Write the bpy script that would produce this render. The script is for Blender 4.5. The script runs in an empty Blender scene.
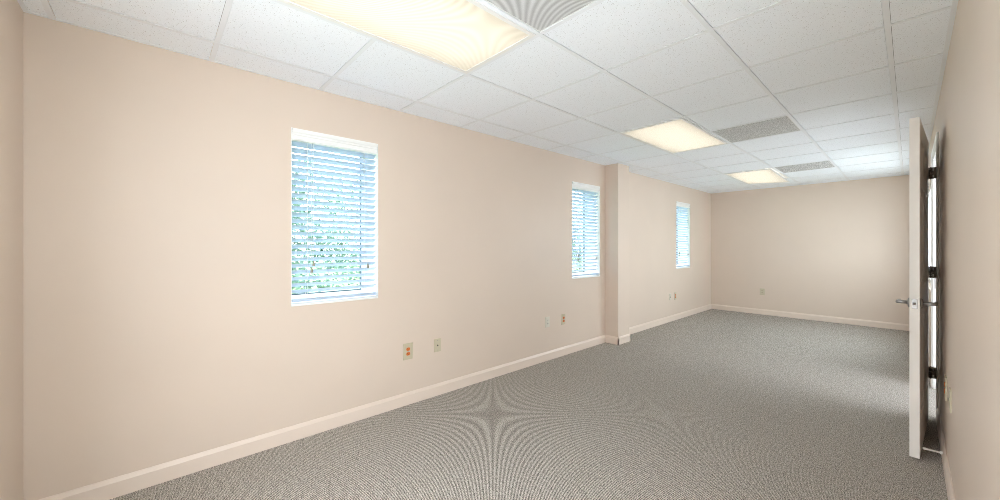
import bpy, bmesh, math, random
from mathutils import Vector, Matrix
R = math.radians
random.seed(7)
scene = bpy.context.scene
COL = scene.collection

# ------------------------------------------------------------------ materials
def new_mat(name):
    m = bpy.data.materials.new(name)
    m.use_nodes = True
    nt = m.node_tree
    for n in list(nt.nodes):
        nt.nodes.remove(n)
    out = nt.nodes.new('ShaderNodeOutputMaterial')
    return m, nt, out

def principled(name, col, rough=0.5, metal=0.0, spec=0.5):
    m, nt, out = new_mat(name)
    b = nt.nodes.new('ShaderNodeBsdfPrincipled')
    b.inputs['Base Color'].default_value = (*col, 1)
    b.inputs['Roughness'].default_value = rough
    b.inputs['Metallic'].default_value = metal
    b.inputs['Specular IOR Level'].default_value = spec
    nt.links.new(b.outputs[0], out.inputs[0])
    return m, nt, b

def coords(nt):
    g = nt.nodes.new('ShaderNodeNewGeometry')
    return g.outputs['Position']

def math_node(nt, op, a, b=None):
    n = nt.nodes.new('ShaderNodeMath')
    n.operation = op
    for i, v in enumerate((a, b)):
        if v is None:
            continue
        if isinstance(v, (int, float)):
            n.inputs[i].default_value = v
        else:
            nt.links.new(v, n.inputs[i])
    return n.outputs[0]

def ramp(nt, fac, stops, interp='LINEAR'):
    r = nt.nodes.new('ShaderNodeValToRGB')
    r.color_ramp.interpolation = interp
    els = r.color_ramp.elements
    els[0].position, els[0].color = stops[0][0], (*stops[0][1], 1)
    els[1].position, els[1].color = stops[-1][0], (*stops[-1][1], 1)
    for p, c in stops[1:-1]:
        e = els.new(p)
        e.color = (*c, 1)
    nt.links.new(fac, r.inputs[0])
    return r.outputs[0]

def noise(nt, vec, scale, detail=2.0):
    n = nt.nodes.new('ShaderNodeTexNoise')
    n.inputs['Scale'].default_value = scale
    n.inputs['Detail'].default_value = detail
    nt.links.new(vec, n.inputs['Vector'])
    return n.outputs['Fac']

def bump(nt, h, bsdf, strength, dist):
    b = nt.nodes.new('ShaderNodeBump')
    b.inputs['Strength'].default_value = strength
    b.inputs['Distance'].default_value = dist
    nt.links.new(h, b.inputs['Height'])
    nt.links.new(b.outputs[0], bsdf.inputs['Normal'])

M = {}
# beige satin wall paint with a faint roller texture
WALL = (0.664, 0.556, 0.463)
m, nt, b = principled('wall_paint', WALL, 0.42, spec=0.35)
p = coords(nt)
c = ramp(nt, noise(nt, p, 1.3, 3), [(0.3, tuple(v * 0.975 for v in WALL)), (0.7, tuple(v * 1.02 for v in WALL))])
nt.links.new(c, b.inputs['Base Color'])
bump(nt, noise(nt, p, 220, 2), b, 0.12, 0.001)
M['wall'] = m
M['trim'] = principled('trim_paint', (0.73, 0.62, 0.53), 0.32, spec=0.4)[0]
M['white'] = principled('white_enamel', (0.82, 0.82, 0.80), 0.35)[0]
M['door'] = principled('door_paint', (0.80, 0.765, 0.71), 0.5, spec=0.35)[0]

# carpet: staggered loops whose diagonal rows lie 7.9 mm apart, with tweed flecks
m, nt, b = principled('loop_carpet', (0.2, 0.18, 0.16), 0.95, spec=0.1)
p = coords(nt)
sep = nt.nodes.new('ShaderNodeSeparateXYZ')
nt.links.new(p, sep.inputs[0])
def diag(kx, ky):
    a = math_node(nt, 'ADD', math_node(nt, 'MULTIPLY', sep.outputs[0], kx), math_node(nt, 'MULTIPLY', sep.outputs[1], ky))
    return math_node(nt, 'SINE', math_node(nt, 'MULTIPLY', a, 2 * math.pi * 126.6))
row = math_node(nt, 'ADD', diag(0.662, 0.7496), math_node(nt, 'MULTIPLY', diag(-0.662, 0.7496), 0.35))
fleck = noise(nt, p, 210, 3)
fleck2 = noise(nt, p, 60, 2)
h = math_node(nt, 'ADD', math_node(nt, 'MULTIPLY', row, 0.11), math_node(nt, 'ADD', math_node(nt, 'MULTIPLY', fleck, 1.0), math_node(nt, 'MULTIPLY', fleck2, 0.18)))
c = ramp(nt, h, [(0.40, (0.040, 0.036, 0.032)), (0.55, (0.242, 0.220, 0.195)), (0.65, (0.44, 0.405, 0.362)), (0.77, (0.75, 0.705, 0.645))])
nt.links.new(c, b.inputs['Base Color'])
bump(nt, h, b, 0.4, 0.003)
M['carpet'] = m

# mineral-fibre ceiling tile with pinholes and fissures
m, nt, b = principled('ceiling_tile', (0.80, 0.81, 0.81), 0.9, spec=0.1)
p = coords(nt)
v = nt.nodes.new('ShaderNodeTexVoronoi')
v.inputs['Scale'].default_value = 140
nt.links.new(p, v.inputs['Vector'])
pin = math_node(nt, 'MULTIPLY', math_node(nt, 'LESS_THAN', v.outputs['Distance'], 0.23), math_node(nt, 'GREATER_THAN', noise(nt, p, 70, 1), 0.52))
soft = noise(nt, p, 300, 2)
mix = nt.nodes.new('ShaderNodeMix')
mix.data_type = 'RGBA'
nt.links.new(pin, mix.inputs['Factor'])
nt.links.new(ramp(nt, soft, [(0.3, (0.84, 0.88, 0.925)), (0.7, (0.91, 0.95, 0.985))]), mix.inputs['A'])
mix.inputs['B'].default_value = (0.52, 0.52, 0.52, 1)
nt.links.new(mix.outputs['Result'], b.inputs['Base Color'])
M['tile'] = m
M['tee'] = principled('grid_enamel', (0.81, 0.84, 0.87), 0.4)[0]
M['plenum'] = principled('plenum_dark', (0.05, 0.05, 0.05), 0.9)[0]
M['egg'] = principled('grille_enamel', (0.74, 0.75, 0.74), 0.45)[0]
# perforated return-air panel: staggered tiny dark holes in diagonal rows 4.1 mm apart in grey-white enamel
m, nt, b = principled('perforated_panel', (0.5, 0.5, 0.5), 0.5, spec=0.3)
p = coords(nt)
sep = nt.nodes.new('ShaderNodeSeparateXYZ')
nt.links.new(p, sep.inputs[0])
def diag_rows(kx, ky):
    a = math_node(nt, 'ADD', math_node(nt, 'MULTIPLY', sep.outputs[0], kx), math_node(nt, 'MULTIPLY', sep.outputs[1], ky))
    return math_node(nt, 'SINE', math_node(nt, 'MULTIPLY', a, 2 * math.pi * 242.0))
hh = math_node(nt, 'ADD', math_node(nt, 'ADD', math_node(nt, 'MULTIPLY', diag_rows(0.7204, 0.6936), 0.42), math_node(nt, 'MULTIPLY', diag_rows(-0.7204, 0.6936), 0.05)), 0.5)
nt.links.new(ramp(nt, hh, [(0.12, (0.03, 0.03, 0.03)), (0.42, (0.50, 0.51, 0.51)), (0.72, (0.88, 0.89, 0.89))]), b.inputs['Base Color'])
M['perf'] = m

# luminaire
LENS_E = 0.13
m, nt, out = new_mat('prismatic_lens')
p = coords(nt)
sep = nt.nodes.new('ShaderNodeSeparateXYZ')
nt.links.new(p, sep.inputs[0])
dg = math_node(nt, 'ADD', math_node(nt, 'MULTIPLY', sep.outputs[0], 0.652), math_node(nt, 'MULTIPLY', sep.outputs[1], 0.759))
sx = math_node(nt, 'SINE', math_node(nt, 'MULTIPLY', dg, 2 * math.pi * 200.0))
pr = math_node(nt, 'ADD', math_node(nt, 'MULTIPLY', sx, 0.5), 0.5)
tint = ramp(nt, pr, [(0.0, (0.56, 0.525, 0.445)), (1.0, (0.88, 0.85, 0.79))])
tr = nt.nodes.new('ShaderNodeBsdfTranslucent')
nt.links.new(tint, tr.inputs[0])
em = nt.nodes.new('ShaderNodeEmission')
em.inputs[0].default_value = (1.0, 0.93, 0.83, 1)
em.inputs[1].default_value = LENS_E
ad = nt.nodes.new('ShaderNodeAddShader')
nt.links.new(tr.outputs[0], ad.inputs[0])
nt.links.new(em.outputs[0], ad.inputs[1])
nt.links.new(ad.outputs[0], out.inputs[0])
M['lens'] = m
m, nt, out = new_mat('fluorescent_tube')
em = nt.nodes.new('ShaderNodeEmission')
em.inputs[0].default_value = (1.0, 0.95, 0.86, 1)
em.inputs[1].default_value = 1.9
nt.links.new(em.outputs[0], out.inputs[0])
M['tube'] = m
M['housing'] = principled('housing_white', (0.85, 0.85, 0.83), 0.5)[0]

# blinds: thin white faux wood passing a little daylight, whose blue cast is in the colour
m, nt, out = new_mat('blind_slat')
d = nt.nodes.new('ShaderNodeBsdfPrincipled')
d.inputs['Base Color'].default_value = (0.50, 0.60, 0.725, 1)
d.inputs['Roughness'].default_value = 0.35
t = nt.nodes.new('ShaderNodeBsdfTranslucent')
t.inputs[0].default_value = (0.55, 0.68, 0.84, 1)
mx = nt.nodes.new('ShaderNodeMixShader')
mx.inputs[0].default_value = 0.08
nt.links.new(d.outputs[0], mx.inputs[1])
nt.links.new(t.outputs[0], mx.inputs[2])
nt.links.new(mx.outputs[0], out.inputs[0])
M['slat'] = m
M['cord'] = principled('blind_cord', (0.75, 0.76, 0.75), 0.8)[0]
M['tassel'] = principled('tassel_plastic', (0.28, 0.26, 0.21), 0.5)[0]
m, nt, out = new_mat('window_glass')
gl = nt.nodes.new('ShaderNodeBsdfGlossy')
gl.inputs['Roughness'].default_value = 0.02
tp = nt.nodes.new('ShaderNodeBsdfTransparent')
tp.inputs[0].default_value = (0.93, 0.97, 0.97, 1)
mx = nt.nodes.new('ShaderNodeMixShader')
mx.inputs[0].default_value = 0.06
nt.links.new(tp.outputs[0], mx.inputs[1])
nt.links.new(gl.outputs[0], mx.inputs[2])
nt.links.new(mx.outputs[0], out.inputs[0])
M['glass'] = m
M['gasket'] = principled('gasket_rubber', (0.06, 0.10, 0.14), 0.6)[0]
M['plate'] = principled('ivory_plate', (0.53, 0.47, 0.335), 0.35)[0]
M['plate_white'] = principled('pale_plate', (0.64, 0.60, 0.51), 0.35)[0]
M['orange'] = principled('orange_socket', (0.62, 0.16, 0.03), 0.4)[0]
M['dark'] = principled('slot_dark', (0.03, 0.025, 0.02), 0.6)[0]
M['brown'] = principled('socket_brown', (0.10, 0.045, 0.02), 0.5)[0]
M['steel'] = principled('satin_steel', (0.36, 0.35, 0.335), 0.42, 1.0)[0]
M['bronze'] = principled('hinge_bronze', (0.17, 0.145, 0.12), 0.4, 0.5)[0]
M['rubber'] = principled('white_rubber', (0.78, 0.75, 0.68), 0.7)[0]
M['bark'] = principled('tree_bark', (0.10, 0.075, 0.05), 0.9)[0]
M['bounce_concrete'] = principled('bounce_concrete', (0.86, 0.86, 0.85), 0.9)[0]  # slabs outside the openings, kept very pale to bounce light onto the ceiling
M['hallwall'] = principled('hall_paint', (0.80, 0.81, 0.82), 0.5)[0]
M['hall'] = principled('bounce_paving', (0.62, 0.62, 0.62), 0.9)[0]
m, nt, b = principled('lawn', (0.10, 0.20, 0.05), 0.95)
p = coords(nt)
nt.links.new(ramp(nt, noise(nt, p, 6, 4), [(0.3, (0.07, 0.15, 0.04)), (0.7, (0.17, 0.28, 0.08))]), b.inputs['Base Color'])
M['lawn'] = m
def leaf_mat(name, c1, c2):
    m, nt, out = new_mat(name)
    p = coords(nt)
    col = ramp(nt, noise(nt, p, 5, 2), [(0.35, c1), (0.65, c2)])
    d = nt.nodes.new('ShaderNodeBsdfDiffuse')
    t = nt.nodes.new('ShaderNodeBsdfTranslucent')
    nt.links.new(col, d.inputs[0])
    nt.links.new(col, t.inputs[0])
    mx = nt.nodes.new('ShaderNodeMixShader')
    mx.inputs[0].default_value = 0.45
    nt.links.new(d.outputs[0], mx.inputs[1])
    nt.links.new(t.outputs[0], mx.inputs[2])
    nt.links.new(mx.outputs[0], out.inputs[0])
    return m
M['leaf_a'] = leaf_mat('leaf_green', (0.06, 0.125, 0.095), (0.17, 0.265, 0.20))
M['leaf_b'] = leaf_mat('leaf_blue_green', (0.07, 0.14, 0.115), (0.18, 0.28, 0.225))

# ------------------------------------------------------------------ mesh building
class MB:
    def __init__(self):
        self.bm = bmesh.new()
    def quad(self, *pts):
        return self.bm.faces.new([self.bm.verts.new(q) for q in pts])
    def box(self, lo, hi, mat=None):
        x0, y0, z0 = lo
        x1, y1, z1 = hi
        c = [Vector(q) for q in ((x0, y0, z0), (x1, y0, z0), (x1, y1, z0), (x0, y1, z0), (x0, y0, z1), (x1, y0, z1), (x1, y1, z1), (x0, y1, z1))]
        if mat is not None:
            c = [mat @ q for q in c]
        v = [self.bm.verts.new(q) for q in c]
        for f in ((0, 3, 2, 1), (4, 5, 6, 7), (0, 1, 5, 4), (1, 2, 6, 5), (2, 3, 7, 6), (3, 0, 4, 7)):
            self.bm.faces.new([v[i] for i in f])
    def bevel_box(self, lo, hi, w=0.002, seg=2):
        b2 = MB()
        b2.box(lo, hi)
        bmesh.ops.bevel(b2.bm, geom=list(b2.bm.edges), offset=w, segments=seg, affect='EDGES', profile=0.5)
        self.merge(b2)
    def merge(self, other, mat=None):
        mp = {}
        for v in other.bm.verts:
            mp[v] = self.bm.verts.new(mat @ v.co if mat is not None else v.co)
        for f in other.bm.faces:
            nf = self.bm.faces.new([mp[v] for v in f.verts])
            nf.smooth = f.smooth
        other.bm.free()
    def prism(self, prof, axis_pts):
        """sweep a closed 2D profile; axis_pts = list of functions mapping (a,b) to 3D for each ring"""
        rings = [[self.bm.verts.new(fn(a, b)) for a, b in prof] for fn in axis_pts]
        n = len(prof)
        for r0, r1 in zip(rings, rings[1:]):
            for i in range(n):
                self.bm.faces.new((r0[i], r0[(i + 1) % n], r1[(i + 1) % n], r1[i]))
        self.bm.faces.new(rings[0][::-1])
        self.bm.faces.new(rings[-1])
    def tube(self, pts, radii, n=12, caps=True):
        pts = [Vector(q) for q in pts]
        if isinstance(radii, (int, float)):
            radii = [radii] * len(pts)
        rings = []
        up = None
        for i, q in enumerate(pts):
            a = pts[max(0, i - 1)]
            c = pts[min(len(pts) - 1, i + 1)]
            t = (c - a).normalized()
            if up is None:
                up = Vector((0, 0, 1)) if abs(t.z) < 0.9 else Vector((1, 0, 0))
            s = t.cross(up).normalized()
            up2 = s.cross(t).normalized()
            up = up2
            rings.append([self.bm.verts.new(q + radii[i] * (math.cos(k * 2 * math.pi / n) * s + math.sin(k * 2 * math.pi / n) * up2)) for k in range(n)])
        for r0, r1 in zip(rings, rings[1:]):
            for k in range(n):
                f = self.bm.faces.new((r0[k], r0[(k + 1) % n], r1[(k + 1) % n], r1[k]))
                f.smooth = True
        if caps:
            self.bm.faces.new(rings[0][::-1])
            self.bm.faces.new(rings[-1])
    def build(self, name, mat, parent=None, **props):
        bmesh.ops.recalc_face_normals(self.bm, faces=list(self.bm.faces))
        me = bpy.data.meshes.new(name)
        self.bm.to_mesh(me)
        self.bm.free()
        me.materials.append(mat)
        o = bpy.data.objects.new(name, me)
        COL.objects.link(o)
        if parent is not None:
            o.parent = parent
        for k, v in props.items():
            o[k] = v
        return o

def empty(name, label, cat, loc=(0, 0, 0), rotz=0, group=None, kind=None):
    o = bpy.data.objects.new(name, None)
    COL.objects.link(o)
    o.empty_display_size = 0.05
    o.location = loc
    o.rotation_euler = (0, 0, rotz)
    o['label'] = label
    o['category'] = cat
    if group:
        o['group'] = group
    if kind:
        o['kind'] = kind
    return o

def struct(o, label, cat):
    o['kind'] = 'structure'
    o['label'] = label
    o['category'] = cat
    return o

def copy_tree(o, parent=None):
    c = o.copy()
    COL.objects.link(c)
    if parent is not None:
        c.parent = parent
    for ch in list(o.children):
        copy_tree(ch, c)
    return c

# ------------------------------------------------------------------ dimensions (metres, camera stands at x=y=0)
XL, XR = -2.845, 0.15
YN, YB = -0.46, 8.68
H = 2.44
EYE = 1.327
PITCH = 0.62
WIN = [(0.682, 1.302), (3.832, 4.452), (6.932, 7.552)]
WZ0, WZ1 = 0.918, 2.135
TL = 0.26       # thickness of the outside wall
DY0, DY1, DZ = 4.43, 5.36, 2.14      # doorway in the right wall
NX0, NX1, NZ = -1.45, -0.50, 2.40  # unseen opening behind the camera, added to let in sky fill
RY0, RY1 = -0.20, 0.92      # unseen window beside the camera, added to light the near left corner
SY0, SY1, SZ0, SZ1 = 5.85, 8.1, 0.85, 2.10   # unseen glazing beyond the door, added to light the far end

def holed_wall(mb, fn, a0, a1, z0, z1, holes, depth):
    """fn(a, z, d) -> point. one solid slab with rectangular holes and their reveals"""
    As = sorted({a0, a1, *[h[0] for h in holes], *[h[1] for h in holes]})
    Zs = sorted({z0, z1, *[h[2] for h in holes], *[h[3] for h in holes]})
    inside = lambda a, z: any(h[0] < a < h[1] and h[2] < z < h[3] for h in holes)
    vv = {}
    def V(a, z, d):
        k = (round(a, 5), round(z, 5), d)
        if k not in vv:
            vv[k] = mb.bm.verts.new(fn(a, z, d))
        return vv[k]
    for i in range(len(As) - 1):
        for j in range(len(Zs) - 1):
            if inside((As[i] + As[i + 1]) / 2, (Zs[j] + Zs[j + 1]) / 2):
                continue
            for d in (0, depth):
                mb.bm.faces.new((V(As[i], Zs[j], d), V(As[i + 1], Zs[j], d), V(As[i + 1], Zs[j + 1], d), V(As[i], Zs[j + 1], d)))
            # borders of the cell that face air
            for (di, dj, e) in ((-1, 0, ((i, j), (i, j + 1))), (1, 0, ((i + 1, j), (i + 1, j + 1))), (0, -1, ((i, j), (i + 1, j))), (0, 1, ((i, j + 1), (i + 1, j + 1)))):
                ni, nj = i + di, j + dj
                edge = ni < 0 or nj < 0 or ni >= len(As) - 1 or nj >= len(Zs) - 1
                if edge or inside((As[ni] + As[ni + 1]) / 2, (Zs[nj] + Zs[nj + 1]) / 2):
                    (pa, pz), (qa, qz) = e
                    mb.bm.faces.new((V(As[pa], Zs[pz], 0), V(As[qa], Zs[qz], 0), V(As[qa], Zs[qz], depth), V(As[pa], Zs[pz], depth)))

# ------------------------------------------------------------------ room shell
mb = MB(); mb.box((XL - TL, YN - 0.12, -0.15), (XR + 0.14, YB + 0.15, 0.0))
struct(mb.build('floor', M['carpet']), 'grey brown loop pile carpet covering the whole room floor', 'floor')
mb = MB(); holed_wall(mb, lambda a, z, d: (XL - d, a, z), YN - 0.12, YB + 0.15, 0, H + 0.3, [(y0, y1, WZ0, WZ1) for y0, y1 in WIN], TL)
struct(mb.build('wall_left', M['wall']), 'long beige painted wall with three small windows', 'wall')
mb = MB(); holed_wall(mb, lambda a, z, d: (a, YB + d, z), XL, XR, 0, H + 0.3, [], 0.15)
struct(mb.build('wall_back', M['wall']), 'beige painted end wall across the far end of the room', 'wall')
mb = MB(); holed_wall(mb, lambda a, z, d: (XR + d, a, z), YN - 0.12, YB + 0.15, 0, H + 0.3, [(DY0, DY1, 0, DZ), (SY0, SY1, SZ0, SZ1), (RY0, RY1, SZ0, SZ1)], 0.14)
struct(mb.build('wall_right', M['wall']), 'beige painted wall behind the open white door', 'wall')
mb = MB(); holed_wall(mb, lambda a, z, d: (a, YN - d, z), XL, XR, 0, H + 0.3, [(NX0, NX1, 0, NZ)], 0.12)
struct(mb.build('wall_near', M['wall']), 'beige painted return wall at the near left corner', 'wall')
# pier on the left wall
PX, PY0, PY1 = -2.648, 4.585, 4.885
mb = MB(); mb.bevel_box((XL - 0.01, PY0, -0.005), (PX, PY1, H + 0.02), 0.006, 3)
struct(mb.build('wall_pillar', M['wall']), 'square beige pillar projecting from the window wall', 'pillar')

# baseboards: square foot with a sloped cap
BH, BT = 0.102, 0.014
PROF = [(0, 0), (BT, 0), (BT, BH - 0.022), (BT - 0.003, BH - 0.016), (BT - 0.006, BH - 0.008), (0.004, BH), (0, BH)]
def base_run(mb, p0, p1, nrm):
    p0, p1, nrm = Vector(p0), Vector(p1), Vector(nrm)
    mb.prism(PROF, [lambda a, b, q=q: (q.x + nrm.x * a, q.y + nrm.y * a, b) for q in (p0, p1)])
mb = MB()
base_run(mb, (XL, YN, 0), (XL, PY0 - BT, 0), (1, 0, 0))
base_run(mb, (XL, PY0, 0), (PX + BT, PY0, 0), (0, -1, 0))
base_run(mb, (PX, PY0 - BT, 0), (PX, PY1 + BT, 0), (1, 0, 0))
base_run(mb, (PX + BT, PY1, 0), (XL, PY1, 0), (0, 1, 0))
base_run(mb, (XL, PY1 + BT, 0), (XL, YB, 0), (1, 0, 0))
struct(mb.build('baseboard_left', M['trim']), 'cream baseboard running along the window wall and round its pillar', 'baseboard')
mb = MB(); base_run(mb, (XL + BT, YB, 0), (XR - BT, YB, 0), (0, -1, 0))
struct(mb.build('baseboard_back', M['trim']), 'cream baseboard along the far end wall', 'baseboard')
mb = MB()
base_run(mb, (XR, YN, 0), (XR, DY0 - 0.055, 0), (-1, 0, 0))
base_run(mb, (XR, DY1 + 0.055, 0), (XR, YB, 0), (-1, 0, 0))
struct(mb.build('baseboard_right', M['trim']), 'cream baseboard along the wall behind the open door', 'baseboard')
mb = MB(); base_run(mb, (XL + BT, YN, 0), (NX0 - 0.06, YN, 0), (0, 1, 0))
struct(mb.build('baseboard_near', M['trim']), 'cream baseboard at the near left corner', 'baseboard')

# ------------------------------------------------------------------ suspended ceiling
GX = [-2.570, -1.940, -1.315, -0.692, -0.075]
GY = [1.490 + PITCH * k for k in range(-3, 12)]
xs = [XL] + GX + [XR]
ys = [YN] + [y for y in GY if YN < y < YB] + [YB]
LIGHTS = [(0.25, 1.49), (3.35, 4.59), (6.45, 7.69)]
VENTS = [(0.87, 1.49), (3.97, 4.59), (6.45, 7.07)]
tw = 0.012
mb = MB()
for i in range(len(xs) - 1):
    for j in range(len(ys) - 1):
        yc = (ys[j] + ys[j + 1]) / 2
        if i == 2 and any(a < yc < b for a, b in LIGHTS):
            continue
        if i == 3 and any(a < yc < b for a, b in VENTS):
            continue
        # a lay-in tile with a stepped, slightly shadowed edge
        x0, x1, y0, y1 = xs[i], xs[i + 1], ys[j], ys[j + 1]
        g = 0.0010
        ix0 = x0 + (tw + g if i > 0 else 0.016 + g); ix1 = x1 - (tw + g if i < len(xs) - 2 else 0.016 + g)
        iy0 = y0 + (tw + g if j > 0 else 0.016 + g); iy1 = y1 - (tw + g if j < len(ys) - 2 else 0.016 + g)
        mb.box((ix0, iy0, H + 0.001), (ix1, iy1, H + 0.018))
ceiling = struct(mb.build('ceiling', M['tile']), 'suspended ceiling of white speckled mineral tiles in a metal grid', 'ceiling')
mb = MB()
def tee(lo, hi):
    mb.box(lo, hi)
for x in GX:
    tee((x - tw, YN, H - 0.002), (x + tw, YB, H + 0.0005)); mb.box((x - 0.002, YN, H), (x + 0.002, YB, H + 0.035))
for j, y in enumerate(ys[1:-1]):
    for i in range(len(xs) - 1):
        if i == 2 and any(a + 0.1 < y < b - 0.1 for a, b in LIGHTS):
            continue
        x0 = xs[i] + (tw if i > 0 else 0.016); x1 = xs[i + 1] - (tw if i < len(xs) - 2 else 0.016)
        tee((x0, y - tw, H - 0.0016), (x1, y + tw, H + 0.0005)); mb.box((x0, y - 0.002, H), (x1, y + 0.002, H + 0.03))
for lo, hi in (((XL, YN, H - 0.002), (XL + 0.018, YB, H + 0.001)), ((XR - 0.018, YN, H - 0.002), (XR, YB, H + 0.001)),
               ((XL + 0.018, YN, H - 0.002), (XR - 0.018, YN + 0.018, H + 0.001)), ((XL + 0.018, YB - 0.018, H - 0.002), (XR - 0.018, YB, H + 0.001))):
    mb.box(lo, hi)
mb.build('metal_grid', M['tee'], ceiling)
mb = MB(); mb.box((XL, YN, H + 0.22), (XR, YB, H + 0.26))
struct(mb.build('ceiling_deck', M['plenum']), 'dark slab above the suspended ceiling, glimpsed through the return grilles', 'ceiling deck')

# ------------------------------------------------------------------ ceiling lights
def make_light(y0, y1, label, drops=(0, 0, 0, 0)):
    x0, x1 = GX[1] + tw, GX[2] - tw
    a, b_ = y0 + tw, y1 - tw
    cx, cy = (x0 + x1) / 2, (a + b_) / 2
    t = empty('ceiling_light', label, 'ceiling light', (cx, cy, H), group='recessed fluorescent ceiling lights')
    hx, hy = (x1 - x0) / 2 - 0.001, (b_ - a) / 2 - 0.001
    m = MB()   # pan with sloped sides, open at the bottom
    top = 0.10
    lo = [(-hx, -hy), (hx, -hy), (hx, hy), (-hx, hy)]
    hi = [(-hx + 0.06, -hy + 0.02), (hx - 0.06, -hy + 0.02), (hx - 0.06, hy - 0.02), (-hx + 0.06, hy - 0.02)]
    for s in range(4):
        p, q = lo[s], lo[(s + 1) % 4]
        pp, qq = hi[s], hi[(s + 1) % 4]
        m.quad((*p, 0.004), (*q, 0.004), (*qq, top), (*pp, top))
    m.quad(*[(*p, top) for p in hi])
    ho = m.build('housing', M['housing'], t)
    sm = ho.modifiers.new('thickness', 'SOLIDIFY'); sm.thickness = 0.002; sm.offset = 1
    for k in (-0.15, 0.0, 0.15):
        m = MB()
        m.tube([(k, -hy + 0.05, 0.068), (k, hy - 0.05, 0.068)], 0.0125, 12)
        m.build('lamp_tube', M['tube'], t)
    # door frame round the lens, corners may sag: order near-left, near-right, far-right, far-left
    fw = 0.024
    def zz(u, v):
        n = drops[0] * (1 - u) + drops[1] * u
        f = drops[3] * (1 - u) + drops[2] * u
        return -(n * (1 - v) + f * v)
    def P(x, y, dz):
        u, v = (x + hx) / (2 * hx), (y + hy) / (2 * hy)
        return (x, y, zz(u, v) + dz)
    m = MB()
    O = [(-hx, -hy), (hx, -hy), (hx, hy), (-hx, hy)]
    I = [(-hx + fw, -hy + fw), (hx - fw, -hy + fw), (hx - fw, hy - fw), (-hx + fw, hy - fw)]
    for s in range(4):
        o0, o1, i0, i1 = O[s], O[(s + 1) % 4], I[s], I[(s + 1) % 4]
        v = [m.bm.verts.new(P(*q, dz)) for dz in (-0.006, 0.003) for q in (o0, o1, i1, i0)]
        for f in ((0, 1, 2, 3), (7, 6, 5, 4), (0, 4, 5, 1), (1, 5, 6, 2), (2, 6, 7, 3), (3, 7, 4, 0)):
            m.bm.faces.new([v[i] for i in f])
    m.build('lens_frame', M['white'], t)
    m = MB()
    e = fw - 0.003
    J = [(-hx + e, -hy + e), (hx - e, -hy + e), (hx - e, hy - e), (-hx + e, hy - e)]
    m.quad(*[P(*q, -0.002) for q in J])
    m.build('prismatic_lens', M['lens'], t)
    return t
make_light(*LIGHTS[0], 'large glowing prismatic ceiling light nearest the camera, over the first window')
make_light(*LIGHTS[1], 'middle glowing ceiling light, beside the grille with the darker centre')
make_light(*LIGHTS[2], 'small looking far ceiling light with a sagging lens and bright gap on one edge', (0.003, 0.010, 0.062, 0.018))

# ------------------------------------------------------------------ return-air grilles
def make_vent(y0, y1, label):
    x0, x1 = GX[2] + tw, GX[3] - tw
    a, b_ = y0 + tw, y1 - tw
    cx, cy = (x0 + x1) / 2, (a + b_) / 2
    t = empty('air_grille', label, 'air vent', (cx, cy, H), group='perforated return air grilles')
    hx, hy = (x1 - x0) / 2 - 0.001, (b_ - a) / 2 - 0.001
    m = MB()
    m.box((-hx + 0.006, -hy + 0.006, 0.001), (hx - 0.006, hy - 0.006, 0.003))
    m.build('perforated_panel', M['perf'], t)
    m = MB()
    for lo, hi in (((-hx, -hy, 0), (hx, -hy + 0.006, 0.013)), ((-hx, hy - 0.006, 0), (hx, hy, 0.013)), ((-hx, -hy + 0.006, 0), (-hx + 0.006, hy - 0.006, 0.013)), ((hx - 0.006, -hy + 0.006, 0), (hx, hy - 0.006, 0.013))):
        m.box(lo, hi)
    m.build('rim', M['egg'], t)
    return t
make_vent(*VENTS[0], 'boldly banded perforated air grille beside the nearest ceiling light, at the top of the view')
make_vent(*VENTS[1], 'grey perforated air grille beside the middle ceiling light')
make_vent(*VENTS[2], 'narrow looking grey air grille beside the farthest ceiling light')

# ------------------------------------------------------------------ windows
def make_window(idx, y0, y1, where):
    w = empty('window_%d' % idx, 'white framed window %s, behind its blind' % where, 'window', (XL, (y0 + y1) / 2, WZ0), kind='structure')
    hw = (y1 - y0) / 2
    ht = WZ1 - WZ0
    fx = -0.20
    m = MB()
    fb = 0.048
    for lo, hi in (((fx - 0.05, -hw, 0), (fx, -hw + fb, ht)), ((fx - 0.05, hw - fb, 0), (fx, hw, ht)), ((fx - 0.05, -hw + fb, 0), (fx, hw - fb, fb)), ((fx - 0.05, -hw + fb, ht - fb), (fx, hw - fb, ht))):
        m.bevel_box(lo, hi, 0.003, 1)
    m.build('window_frame', M['white'], w)
    m = MB()
    g = fb + 0.008
    for lo, hi in (((fx - 0.03, -hw + fb, fb), (fx - 0.012, -hw + g, ht - fb)), ((fx - 0.03, hw - g, fb), (fx - 0.012, hw - fb, ht - fb)), ((fx - 0.03, -hw + g, fb), (fx - 0.012, hw - g, g)), ((fx - 0.03, -hw + g, ht - g), (fx - 0.012, hw - g, ht - fb))):
        m.box(lo, hi)
    m.build('glazing_bead', M['gasket'], w)
    m = MB(); m.box((fx - 0.024, -hw + fb + 0.004, fb + 0.004), (fx - 0.018, hw - fb - 0.004, ht - fb - 0.004))
    m.build('glass_pane', M['glass'], w)
    m = MB()   # white lining of the reveal and the sill board
    m.box((fx, hw - 0.004, 0.012), (0.0, hw, ht)); m.box((fx, -hw, 0.012), (0.0, -hw + 0.004, ht)); m.box((fx, -hw, ht - 0.004), (0, hw, ht))
    m.build('reveal_lining', M['white'], w)
    m = MB(); m.bevel_box((fx, -hw, -0.004), (0.004, hw, 0.012), 0.003, 2)
    m.build('window_sill', M['white'], w)
    return w
WHERE = ['nearest the camera', 'just before the pillar', 'beyond the pillar near the far corner']
for k, (y0, y1) in enumerate(WIN):
    make_window(k + 1, y0, y1, WHERE[k])

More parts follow.
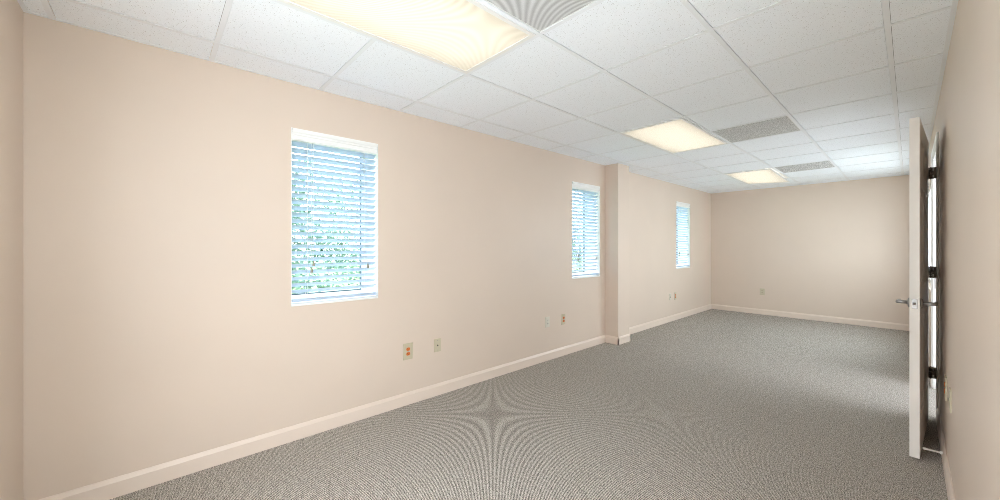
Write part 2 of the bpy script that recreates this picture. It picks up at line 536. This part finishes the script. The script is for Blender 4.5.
for num, (y0, y1), lab in ((4, (SY0, SY1), 'added fixed glazing in white frame hidden beyond the open door, letting in sky light'), (5, (RY0, RY1), 'added white framed window, unseen beside the camera, letting in sky light')):  # neither is in view, both added as sky light sources
    w4 = empty('window_%d' % num, lab, 'window', (XR, (y0 + y1) / 2, SZ0), kind='structure')
    hw, ht = (y1 - y0) / 2, SZ1 - SZ0
    mb = MB()
    for lo, hi in (((0.03, -hw, 0), (0.11, -hw + 0.05, ht)), ((0.03, hw - 0.05, 0), (0.11, hw, ht)), ((0.03, -0.025, 0.05), (0.11, 0.025, ht - 0.05)), ((0.03, -hw + 0.05, 0), (0.11, hw - 0.05, 0.05)), ((0.03, -hw + 0.05, ht - 0.05), (0.11, hw - 0.05, ht))):
        mb.bevel_box(lo, hi, 0.003, 1)
    mb.build('window_frame', M['white'], w4)
    for a in (-hw + 0.05, 0.025):
        mb = MB(); mb.box((0.067, a, 0.05), (0.073, a + hw - 0.075, ht - 0.05))
        mb.build('glass_pane', M['glass'], w4)

# ------------------------------------------------------------------ blinds
def make_blind(label):
    y0, y1 = WIN[0]
    hw = (y1 - y0) / 2 - 0.007
    t = empty('window_blind', label, 'window blind', (XL, (y0 + y1) / 2, WZ0), group='white slatted window blinds')
    ht = WZ1 - WZ0
    bx = -0.038
    # valance with a small crown profile
    m = MB()
    prof = [(-0.016, 0.0), (-0.004, 0.0), (-0.002, 0.010), (-0.006, 0.016), (-0.006, 0.034), (-0.002, 0.040), (-0.002, 0.050), (0.004, 0.058), (0.008, 0.070), (0.008, 0.078), (-0.016, 0.078)]
    zt = ht - 0.082
    m.prism(prof, [lambda a, b, y=y: (a, y, zt + b) for y in (-hw, hw)])
    m.build('valance', M['white'], t)
    m = MB(); m.box((bx - 0.028, -hw + 0.004, ht - 0.052), (bx + 0.022, hw - 0.004, ht - 0.006))
    m.build('headrail', M['white'], t)
    # slats
    tilt = R(30)
    zs = []
    z = ht - 0.100
    while z > 0.060:
        zs.append(z); z -= 0.0445
    m = MB()
    for z in zs:
        n = 4
        up, dn = [], []
        for i in range(n + 1):
            s = (i / n - 0.5) * 0.050
            crown = 0.0022 * (1 - (2 * i / n - 1) ** 2)
            dx = s * math.cos(tilt) - crown * math.sin(tilt)
            dz = s * math.sin(tilt) + crown * math.cos(tilt)
            up.append((bx + dx, z + dz + 0.0013)); dn.append((bx + dx, z + dz - 0.0013))
        prof = up + dn[::-1]
        m.prism(prof, [lambda a, b, y=y: (a, y, b) for y in (-hw + 0.002, hw - 0.002)])
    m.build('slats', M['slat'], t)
    m = MB(); m.bevel_box((bx - 0.026, -hw + 0.002, 0.022), (bx + 0.026, hw - 0.002, 0.044), 0.004, 2)
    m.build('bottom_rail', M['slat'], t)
    for y in (-hw + 0.10, hw - 0.10):
        m = MB()
        for x in (bx - 0.026, bx + 0.026):
            m.tube([(x, y, 0.04), (x, y, ht - 0.05)], 0.0011, 5)
        for z in zs:
            m.tube([(bx - 0.026, y, z - 0.012), (bx + 0.026, y, z + 0.004)], 0.0007, 4)
        m.build('ladder_cord', M['cord'], t)
    # pull cords (two, near edge) and tilt cord (far edge), each with its tassel
    for y, zend in ((-hw + 0.125, 0.255), (-hw + 0.138, 0.300), (hw - 0.075, 0.270)):
        m = MB(); m.tube([(-0.004, y, zend), (-0.003, y, ht - 0.078)], 0.0012, 5)
        c = m.build('pull_cord', M['cord'], t)
        m = MB(); m.tube([(-0.004, y, zend - 0.034), (-0.004, y, zend - 0.030), (-0.004, y, zend - 0.008), (-0.004, y, zend + 0.003)], [0.0085, 0.0095, 0.0065, 0.003], 10)
        m.build('tassel', M['tassel'], c)
    return t
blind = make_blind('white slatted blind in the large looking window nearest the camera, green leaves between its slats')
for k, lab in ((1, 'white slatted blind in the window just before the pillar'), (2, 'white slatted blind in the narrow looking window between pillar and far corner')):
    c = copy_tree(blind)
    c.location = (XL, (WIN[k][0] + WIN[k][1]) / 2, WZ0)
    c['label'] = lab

# ------------------------------------------------------------------ wall plates
def plate_body(m, w, h, t=0.006):
    b2 = MB(); b2.box((-w / 2, -t, -h / 2), (w / 2, 0.0, h / 2))
    es = [e for e in b2.bm.edges if all(abs(v.co.y + t) < 1e-6 for v in e.verts)]
    bmesh.ops.bevel(b2.bm, geom=es, offset=0.0035, segments=2, affect='EDGES', profile=0.5)
    m.merge(b2)
def disc(m, cx, cz, rx, rz, y0, y1, n=20, flat=0.82):
    pr = []
    for k in range(n):
        a = 2 * math.pi * k / n
        x, z = rx * math.cos(a), rz * math.sin(a)
        pr.append((cx + x, cz + max(-rz * flat, min(rz * flat, z))))
    m.prism(pr, [lambda a, b, y=y: (a, y, b) for y in (y0, y1)])
def add_screws(t, zs, mat='steel'):
    for z in zs:
        m = MB(); disc(m, 0, z, 0.0032, 0.0032, -0.0072, -0.005, 10, 1)
        m.build('screw', M[mat], t)
def duplex(label, loc, rot, w, h, pm, sm, slot='dark', lab_part=None):
    """power outlet: plate, two socket faces with their slots; built facing -y then turned"""
    t = empty('wall_outlet', label, 'wall outlet', loc, rot, group='duplex power outlets')
    m = MB(); plate_body(m, w, h); m.build('plate', M[pm], t)
    for z in (0.0195, -0.0195):
        m = MB(); disc(m, 0, z, 0.0172, 0.0165, -0.0085, -0.005)
        o = m.build('socket', M[sm], t)
        if lab_part:
            o['label'] = lab_part
        m = MB()
        m.box((-0.0085, -0.0090, z + 0.000), (-0.0060, -0.0083, z + 0.009)); m.box((0.0060, -0.0090, z + 0.000), (0.0085, -0.0083, z + 0.008))
        disc(m, 0, z - 0.0065, 0.0026, 0.0026, -0.0090, -0.0083, 10, 1)
        m.build('slots', M[slot], o)
    add_screws(t, (0,))
    return t
def phone_plate(label, loc, rot, jacks=1, pm='plate'):
    t = empty('data_outlet', label, 'wall jack', loc, rot, group='phone and data jack plates')
    m = MB(); plate_body(m, 0.071, 0.117); m.build('plate', M[pm], t)
    zs = (0.0,) if jacks == 1 else (0.013, -0.013)
    for z in zs:
        m = MB(); m.bevel_box((-0.010, -0.0082, z - 0.011), (0.010, -0.004, z + 0.011), 0.001, 1)
        j = m.build('jack', M[pm], t)
        m = MB(); m.box((-0.0058, -0.0090, z - 0.0075), (0.0058, -0.0081, z + 0.003)); m.box((-0.003, -0.0090, z + 0.003), (0.003, -0.0081, z + 0.0075))
        m.build('opening', M['dark'], j)
    add_screws(t, (0.042, -0.042))
    return t
LEFT, RIGHT, BACK = R(90), R(-90), 0.0     # the plate's face points +x, -x, -y
duplex('wide ivory outlet plate with two orange sockets, below the nearest window', (XL, 1.562, 0.444), LEFT, 0.089, 0.136, 'plate', 'orange', 'brown', 'orange socket')
phone_plate('ivory wall plate with one dark jack, beside the wide orange outlet', (XL, 1.853, 0.444), LEFT)
duplex('pale power outlet without orange, below the window before the pillar', (XL, 3.357, 0.444), LEFT, 0.073, 0.120, 'plate_white', 'plate_white', 'dark')
duplex('narrow outlet plate with orange brown sockets just before the pillar', (XL, 3.655, 0.437), LEFT, 0.071, 0.127, 'plate', 'orange', 'brown', 'orange socket')
phone_plate('tiny pale jack plate beyond the pillar, first of the pair', (XL, 6.671, 0.435), LEFT, 2, 'plate_white')
duplex('tiny outlet plate with dark sockets beyond the pillar, closer to the far corner', (XL, 6.884, 0.430), LEFT, 0.071, 0.130, 'plate', 'orange', 'brown', 'orange socket')
duplex('ivory power outlet alone on the far end wall', (-1.932, YB, 0.440), BACK, 0.082, 0.128, 'plate', 'plate', 'brown')
duplex('outlet plate with orange sockets on the wall behind the open door', (XR, 3.50, 0.475), RIGHT, 0.089, 0.136, 'plate', 'orange', 'brown', 'orange socket')
phone_plate('pale jack plate low on the right wall, nearer than the open door', (XR, 3.13, 0.505), RIGHT, 1, 'plate')

# ------------------------------------------------------------------ door and frame
mb = MB()
cw, ct = 0.052, 0.013
for (x0, x1) in ((XR - ct, XR), (XR + 0.14, XR + 0.14 + ct)):
    mb.bevel_box((x0, DY0 - cw, 0), (x1, DY0 + 0.002, DZ + cw), 0.003, 1)
    mb.bevel_box((x0, DY1 - 0.002, 0), (x1, DY1 + cw, DZ + cw), 0.003, 1)
    mb.bevel_box((x0, DY0 + 0.002, DZ - 0.002), (x1, DY1 - 0.002, DZ + cw), 0.003, 1)
for lo, hi in (((XR - 0.001, DY0, 0), (XR + 0.141, DY0 + 0.018, DZ)), ((XR - 0.001, DY1 - 0.018, 0), (XR + 0.141, DY1, DZ)), ((XR - 0.001, DY0 + 0.018, DZ - 0.018), (XR + 0.141, DY1 - 0.018, DZ)),
               ((XR + 0.05, DY0 + 0.018, 0), (XR + 0.085, DY0 + 0.03, DZ - 0.018)), ((XR + 0.05, DY1 - 0.03, 0), (XR + 0.085, DY1 - 0.018, DZ - 0.018))):
    mb.box(lo, hi)
fr = struct(mb.build('trim_1', M['white']), 'white painted door frame behind the open door', 'door frame')
mb = MB(); mb.box((XR + 0.008, DY1 - 0.020, 0.93), (XR + 0.042, DY1 - 0.0175, 1.05))
mb.build('strike_plate', M['steel'], fr)

LW, LT, LH = 0.905, 0.043, 2.112
latch = Vector((0.021, 3.478))           # middle of the latch edge
hing = Vector((0.0775, 4.380))
dv = (hing - latch).normalized()
# local frame: +y runs from latch to hinge, +x towards the wall, origin on the floor under the latch edge
ang = math.atan2(dv.y, dv.x) - math.pi / 2
door = empty('door_1', 'white six panel door standing open against the right wall', 'door', (latch.x, latch.y, 0.0), ang, kind='structure')
mb = MB()
z0, z1 = 0.012, LH + 0.012
rows = [(0.235, 0.875), (1.065, 1.70), (1.80, 2.005)]
cols = [(0.115, 0.40), (0.505, 0.79)]
def leaf_face(x, sgn):
    """door face with six sunk and raised panels"""
    Ys = sorted({0, LW, *[c for a in cols for c in a]})
    Zs = sorted({z0, z1, *[c for a in rows for c in a]})
    for i in range(len(Ys) - 1):
        for j in range(len(Zs) - 1):
            yy, zz = (Ys[i], Ys[i + 1]), (Zs[j], Zs[j + 1])
            if yy in cols and zz in rows:
                prev = None
                for ins, dep in ((0, 0), (0.008, 0.009), (0.022, 0.010), (0.050, 0.003)):
                    ring = [(x - sgn * dep, yy[0] + ins, zz[0] + ins), (x - sgn * dep, yy[1] - ins, zz[0] + ins), (x - sgn * dep, yy[1] - ins, zz[1] - ins), (x - sgn * dep, yy[0] + ins, zz[1] - ins)]
                    if prev:
                        for s in range(4):
                            mb.quad(prev[s], prev[(s + 1) % 4], ring[(s + 1) % 4], ring[s])
                    prev = ring
                mb.quad(*prev)
            else:
                mb.quad((x, yy[0], zz[0]), (x, yy[1], zz[0]), (x, yy[1], zz[1]), (x, yy[0], zz[1]))
leaf_face(LT / 2, 1)
leaf_face(-LT / 2, -1)
h2 = LT / 2
Ys = sorted({0, LW, *[c for a in cols for c in a]}); Zs = sorted({z0, z1, *[c for a in rows for c in a]})
for zc in (z0, z1):
    for a, b_ in zip(Ys, Ys[1:]):
        mb.quad((-h2, a, zc), (h2, a, zc), (h2, b_, zc), (-h2, b_, zc))
for yc in (0, LW):
    for a, b_ in zip(Zs, Zs[1:]):
        mb.quad((-h2, yc, a), (h2, yc, a), (h2, yc, b_), (-h2, yc, b_))
bmesh.ops.remove_doubles(mb.bm, verts=list(mb.bm.verts), dist=1e-5)
mb.build('door_leaf', M['door'], door)
LZ = 0.968
mb = MB(); mb.bevel_box((-0.0125, -0.0015, LZ - 0.030), (0.0125, 0.001, LZ + 0.030), 0.001, 1)
lp = mb.build('latch_plate', M['steel'], door)
mb = MB(); mb.prism([(-0.006, 0.0), (0.006, 0.0), (0.006, -0.004), (-0.006, -0.011)], [lambda a, b, z=z: (a, b - 0.001, z) for z in (LZ - 0.008, LZ + 0.008)])
mb.build('latch_bolt', M['steel'], lp)
for sg in (-1, 1):
    mb = MB()
    mb.tube([(sg * h2, 0.062, LZ), (sg * (h2 + 0.006), 0.062, LZ), (sg * (h2 + 0.011), 0.062, LZ)], [0.031, 0.031, 0.026], 24)
    rose = mb.build('lever_handle', M['steel'], door)
    mb = MB()
    x2 = sg * (h2 + 0.056 if sg < 0 else h2 + 0.062)
    mb.tube([(sg * (h2 + 0.008), 0.062, LZ), (x2 * 0.85, 0.062, LZ), (x2, 0.064, LZ), (x2, 0.085, LZ), (x2, 0.17, LZ - 0.001), (x2 * 0.97, 0.178, LZ - 0.001)], [0.0105, 0.0105, 0.0105, 0.0095, 0.0085, 0.006], 12)
    mb.build('lever', M['steel'], rose)
for z in (1.885, 1.127, 0.358):
    mb = MB()   # leaf on the door edge, leaf on the frame
    mb.box((h2 - 0.036, LW - 0.001, z - 0.043), (h2 + 0.004, LW + 0.003, z + 0.043))
    hp = mb.build('hinge', M['bronze'], door)
    mb = MB()
    bx, by = h2 + 0.010, LW + 0.003
    kn = 0.086 / 5
    for k in range(5):
        mb.tube([(bx, by, z - 0.043 + k * kn + 0.0008), (bx, by, z - 0.043 + (k + 1) * kn - 0.0008)], 0.0085, 14)
    mb.tube([(bx, by, z - 0.048), (bx, by, z + 0.048)], 0.0045, 10)
    mb.build('hinge_knuckle', M['bronze'], hp)
    mb = MB()
    mb.box((bx + 0.006, by - 0.003, z - 0.043), (bx + 0.030, by + 0.001, z + 0.043))
    mb.build('frame_leaf', M['bronze'], hp)
    mb = MB()
    for dz in (-0.024, 0.024):
        mb.box((bx + 0.010, by - 0.0038, z + dz - 0.010), (bx + 0.018, by - 0.0029, z + dz + 0.010))
    mb.build('hinge_screws', M['white'], hp)

# spring door stop on the baseboard
st = empty('door_stop', 'thin white spring door stop between baseboard and open door bottom', 'door stop', (XR - BT, 3.545, 0.061))
mb = MB(); mb.tube([(0.0005, 0, 0), (-0.005, 0, 0), (-0.010, 0, 0)], [0.0115, 0.0115, 0.008], 14)
mb.build('base', M['rubber'], st)
mb = MB()
pts = [(-0.010 - 0.055 * k / 120, 0.0052 * math.cos(k * 0.9), 0.0052 * math.sin(k * 0.9)) for k in range(121)]
mb.tube(pts, 0.0014, 5)
mb.build('spring', M['rubber'], st)
mb = MB(); mb.tube([(-0.064, 0, 0), (-0.068, 0, 0), (-0.078, 0, 0), (-0.081, 0, 0)], [0.0062, 0.0078, 0.0078, 0.005], 12)
mb.build('tip', M['rubber'], st)

# ------------------------------------------------------------------ outside
mb = MB(); mb.box((XR + 0.14, -2.6, -0.15), (6.0, 3.9, -0.001))  # added slab, bright so it reflects sky light up through the side window
struct(mb.build('floor_bounce_side', M['bounce_concrete']), 'unseen pale paving added to bounce light through the window beside the camera', 'floor')
mb = MB(); mb.box((XR + 0.14, 3.9, -0.15), (6.0, 12.0, -0.001))  # paleness tuned for how much sky light it bounces indoors
struct(mb.build('floor_hall', M['hall']), 'pale floor added beyond the doorway, bouncing sky light into the room', 'floor')
mb = MB(); mb.box((XL - TL, -6.0, -0.15), (6.0, YN - 0.12, -0.002) if False else (XR + 0.139, YN - 0.121, -0.002))  # added slab throwing light up through the opening behind the camera
struct(mb.build('floor_bounce_near', M['bounce_concrete']), 'unseen pale floor behind the camera, added to bounce light through the opening', 'floor')
HX = 1.75  # depth of a hall added to narrow the daylight through the doorway
mb = MB(); mb.box((XR + 0.14, 4.0, 2.40), (HX, 5.52, 2.55))
struct(mb.build('ceiling_added_hall', M['hallwall']), 'white ceiling of the hall added beyond the doorway to limit sky light', 'ceiling')
mb = MB(); mb.box((XR + 0.14, 3.90, 0.0), (HX, 4.0, 2.55))
struct(mb.build('wall_added_hall_near', M['hallwall']), 'white near side wall of the hall added to limit sky light', 'wall')
mb = MB(); mb.box((XR + 0.14, 5.52, 0.0), (HX, 5.62, 2.55))
struct(mb.build('wall_added_hall_far', M['hallwall']), 'white far side wall of the hall added to limit sky light', 'wall')
mb = MB(); holed_wall(mb, lambda a, z, d: (HX + d, a, z), 3.90, 5.62, 0, 2.55, [(4.15, 5.45, 0.55, 2.1)], 0.1)  # end wall added to weaken the light patch on the floor by the door
struct(mb.build('wall_added_hall_end', M['hallwall']), 'white end wall added to the hall, its opening limiting the sky light', 'wall')
mb = MB(); mb.box((-40, -20, -0.5), (XL - TL - 0.001, 45, -0.3))
struct(mb.build('ground', M['lawn']), 'green lawn outside the window wall', 'ground')

def make_tree(label, loc, rad, zc, rz, nleaf, mat, seed):
    rnd = random.Random(seed)
    t = empty('leafy_tree', label, 'tree', loc, group='trees outside the windows')
    m = MB()
    m.tube([(0, 0, 0), (0.05, 0.02, zc * 0.5), (0.0, 0.06, zc)], [0.055, 0.04, 0.02], 10)
    for k in range(7):
        a = k * 2.4
        z = zc * (0.55 + 0.06 * k)
        m.tube([(0.02, 0.03, z), (math.cos(a) * rad * 0.35, math.sin(a) * rad * 0.35, z + rz * 0.25), (math.cos(a) * rad * 0.7, math.sin(a) * rad * 0.7, z + rz * 0.35)], [0.016, 0.011, 0.005], 7)
    m.build('trunk', M['bark'], t)
    m = MB()
    clumps = []
    for k in range(38):
        while True:
            q = Vector((rnd.uniform(-1, 1), rnd.uniform(-1, 1), rnd.uniform(-1, 1)))
            if 0.25 < q.length < 1:
                break
        clumps.append((Vector((q.x * rad, q.y * rad, zc + q.z * rz)), rnd.uniform(0.22, 0.42) * rad))
    for k in range(nleaf):
        c, r_ = rnd.choice(clumps)
        q = Vector((rnd.gauss(0, 1), rnd.gauss(0, 1), rnd.gauss(0, 1))).normalized() * r_ * rnd.uniform(0.3, 1)
        o = c + q
        if o.z < 0.15:
            continue
        d = Vector((rnd.gauss(0, 1), rnd.gauss(0, 1), rnd.gauss(0, 0.6))).normalized()
        s = d.cross(Vector((rnd.gauss(0, 1), rnd.gauss(0, 1), rnd.gauss(0, 1)))).normalized()
        L = rnd.uniform(0.06, 0.11)
        m.quad(o, o + d * L * 0.5 + s * L * 0.28, o + d * L, o + d * L * 0.5 - s * L * 0.28)
    m.build('crown', M[mat], t)
    return t
make_tree('green leafy tree outside the nearest window, behind the pull cords of its blind', (-6.7, 0.95, -0.3), 1.45, 1.75, 1.35, 7500, 'leaf_a', 3)
make_tree('green leafy tree outside the nearest window, behind the far edge of its blind', (-10.6, 4.95, -0.3), 2.1, 2.1, 1.9, 10000, 'leaf_a', 11)
make_tree('leafy tree outside the window just before the pillar', (-8.6, 12.0, -0.3), 1.7, 1.7, 1.3, 6000, 'leaf_b', 5)

# ------------------------------------------------------------------ light and camera
w = bpy.data.worlds.new('sky')
scene.world = w
w.use_nodes = True
bg = w.node_tree.nodes['Background']
bg.inputs[0].default_value = (0.925, 0.97, 1.03, 1)
bg.inputs[1].default_value = 7.5

def portal(name, loc, rot, sx, sy):
    l = bpy.data.lights.new(name, 'AREA')
    l.shape = 'RECTANGLE'
    l.size, l.size_y = sx, sy
    l.cycles.is_portal = True
    o = bpy.data.objects.new(name, l)
    COL.objects.link(o)
    o.location = loc
    o.rotation_euler = rot
    return o
portal('sky_portal_added_opening', ((NX0 + NX1) / 2, YN - 0.14, NZ / 2), (R(90), 0, 0), NX1 - NX0, NZ)
portal('sky_portal_doorway', (XR + 0.16, (DY0 + DY1) / 2, DZ / 2), (R(90), 0, R(90)), DY1 - DY0, DZ)
portal('sky_portal_added_side', (XR + 0.16, (RY0 + RY1) / 2, (SZ0 + SZ1) / 2), (R(90), 0, R(90)), RY1 - RY0, SZ1 - SZ0)
portal('sky_portal_added_glazing', (XR + 0.16, (SY0 + SY1) / 2, (SZ0 + SZ1) / 2), (R(90), 0, R(90)), SY1 - SY0, SZ1 - SZ0)
for y0, y1 in WIN:
    portal('sky_portal_window', (XL - TL - 0.02, (y0 + y1) / 2, (WZ0 + WZ1) / 2), (R(90), 0, R(-90)), y1 - y0, WZ1 - WZ0)

cam = bpy.data.cameras.new('camera')
cam.sensor_width = 36
cam.lens = 375.9 * 36 / 1000
cam.shift_y = -0.004
cam.clip_start = 0.02
co = bpy.data.objects.new('camera', cam)
COL.objects.link(co)
co.location = (0, 0, EYE)
co.rotation_euler = (R(90), 0, math.atan2(409.5, 375.9))
scene.camera = co

vs = scene.view_settings
scene.display_settings.display_device = 'sRGB'
vs.view_transform = 'Standard'
vs.look = 'None'
vs.gamma = 1
vs.use_curve_mapping = False
vs.exposure = 0.55
cy = scene.cycles
cy.max_bounces = 14
cy.diffuse_bounces = 8
cy.glossy_bounces = 4
cy.transmission_bounces = 8
cy.transparent_max_bounces = 12
cy.caustics_reflective = False
cy.caustics_refractive = False
cy.use_denoising = True
cy.pixel_filter_type = 'GAUSSIAN'
cy.filter_width = 1.0
cy.denoising_prefilter = 'NONE'
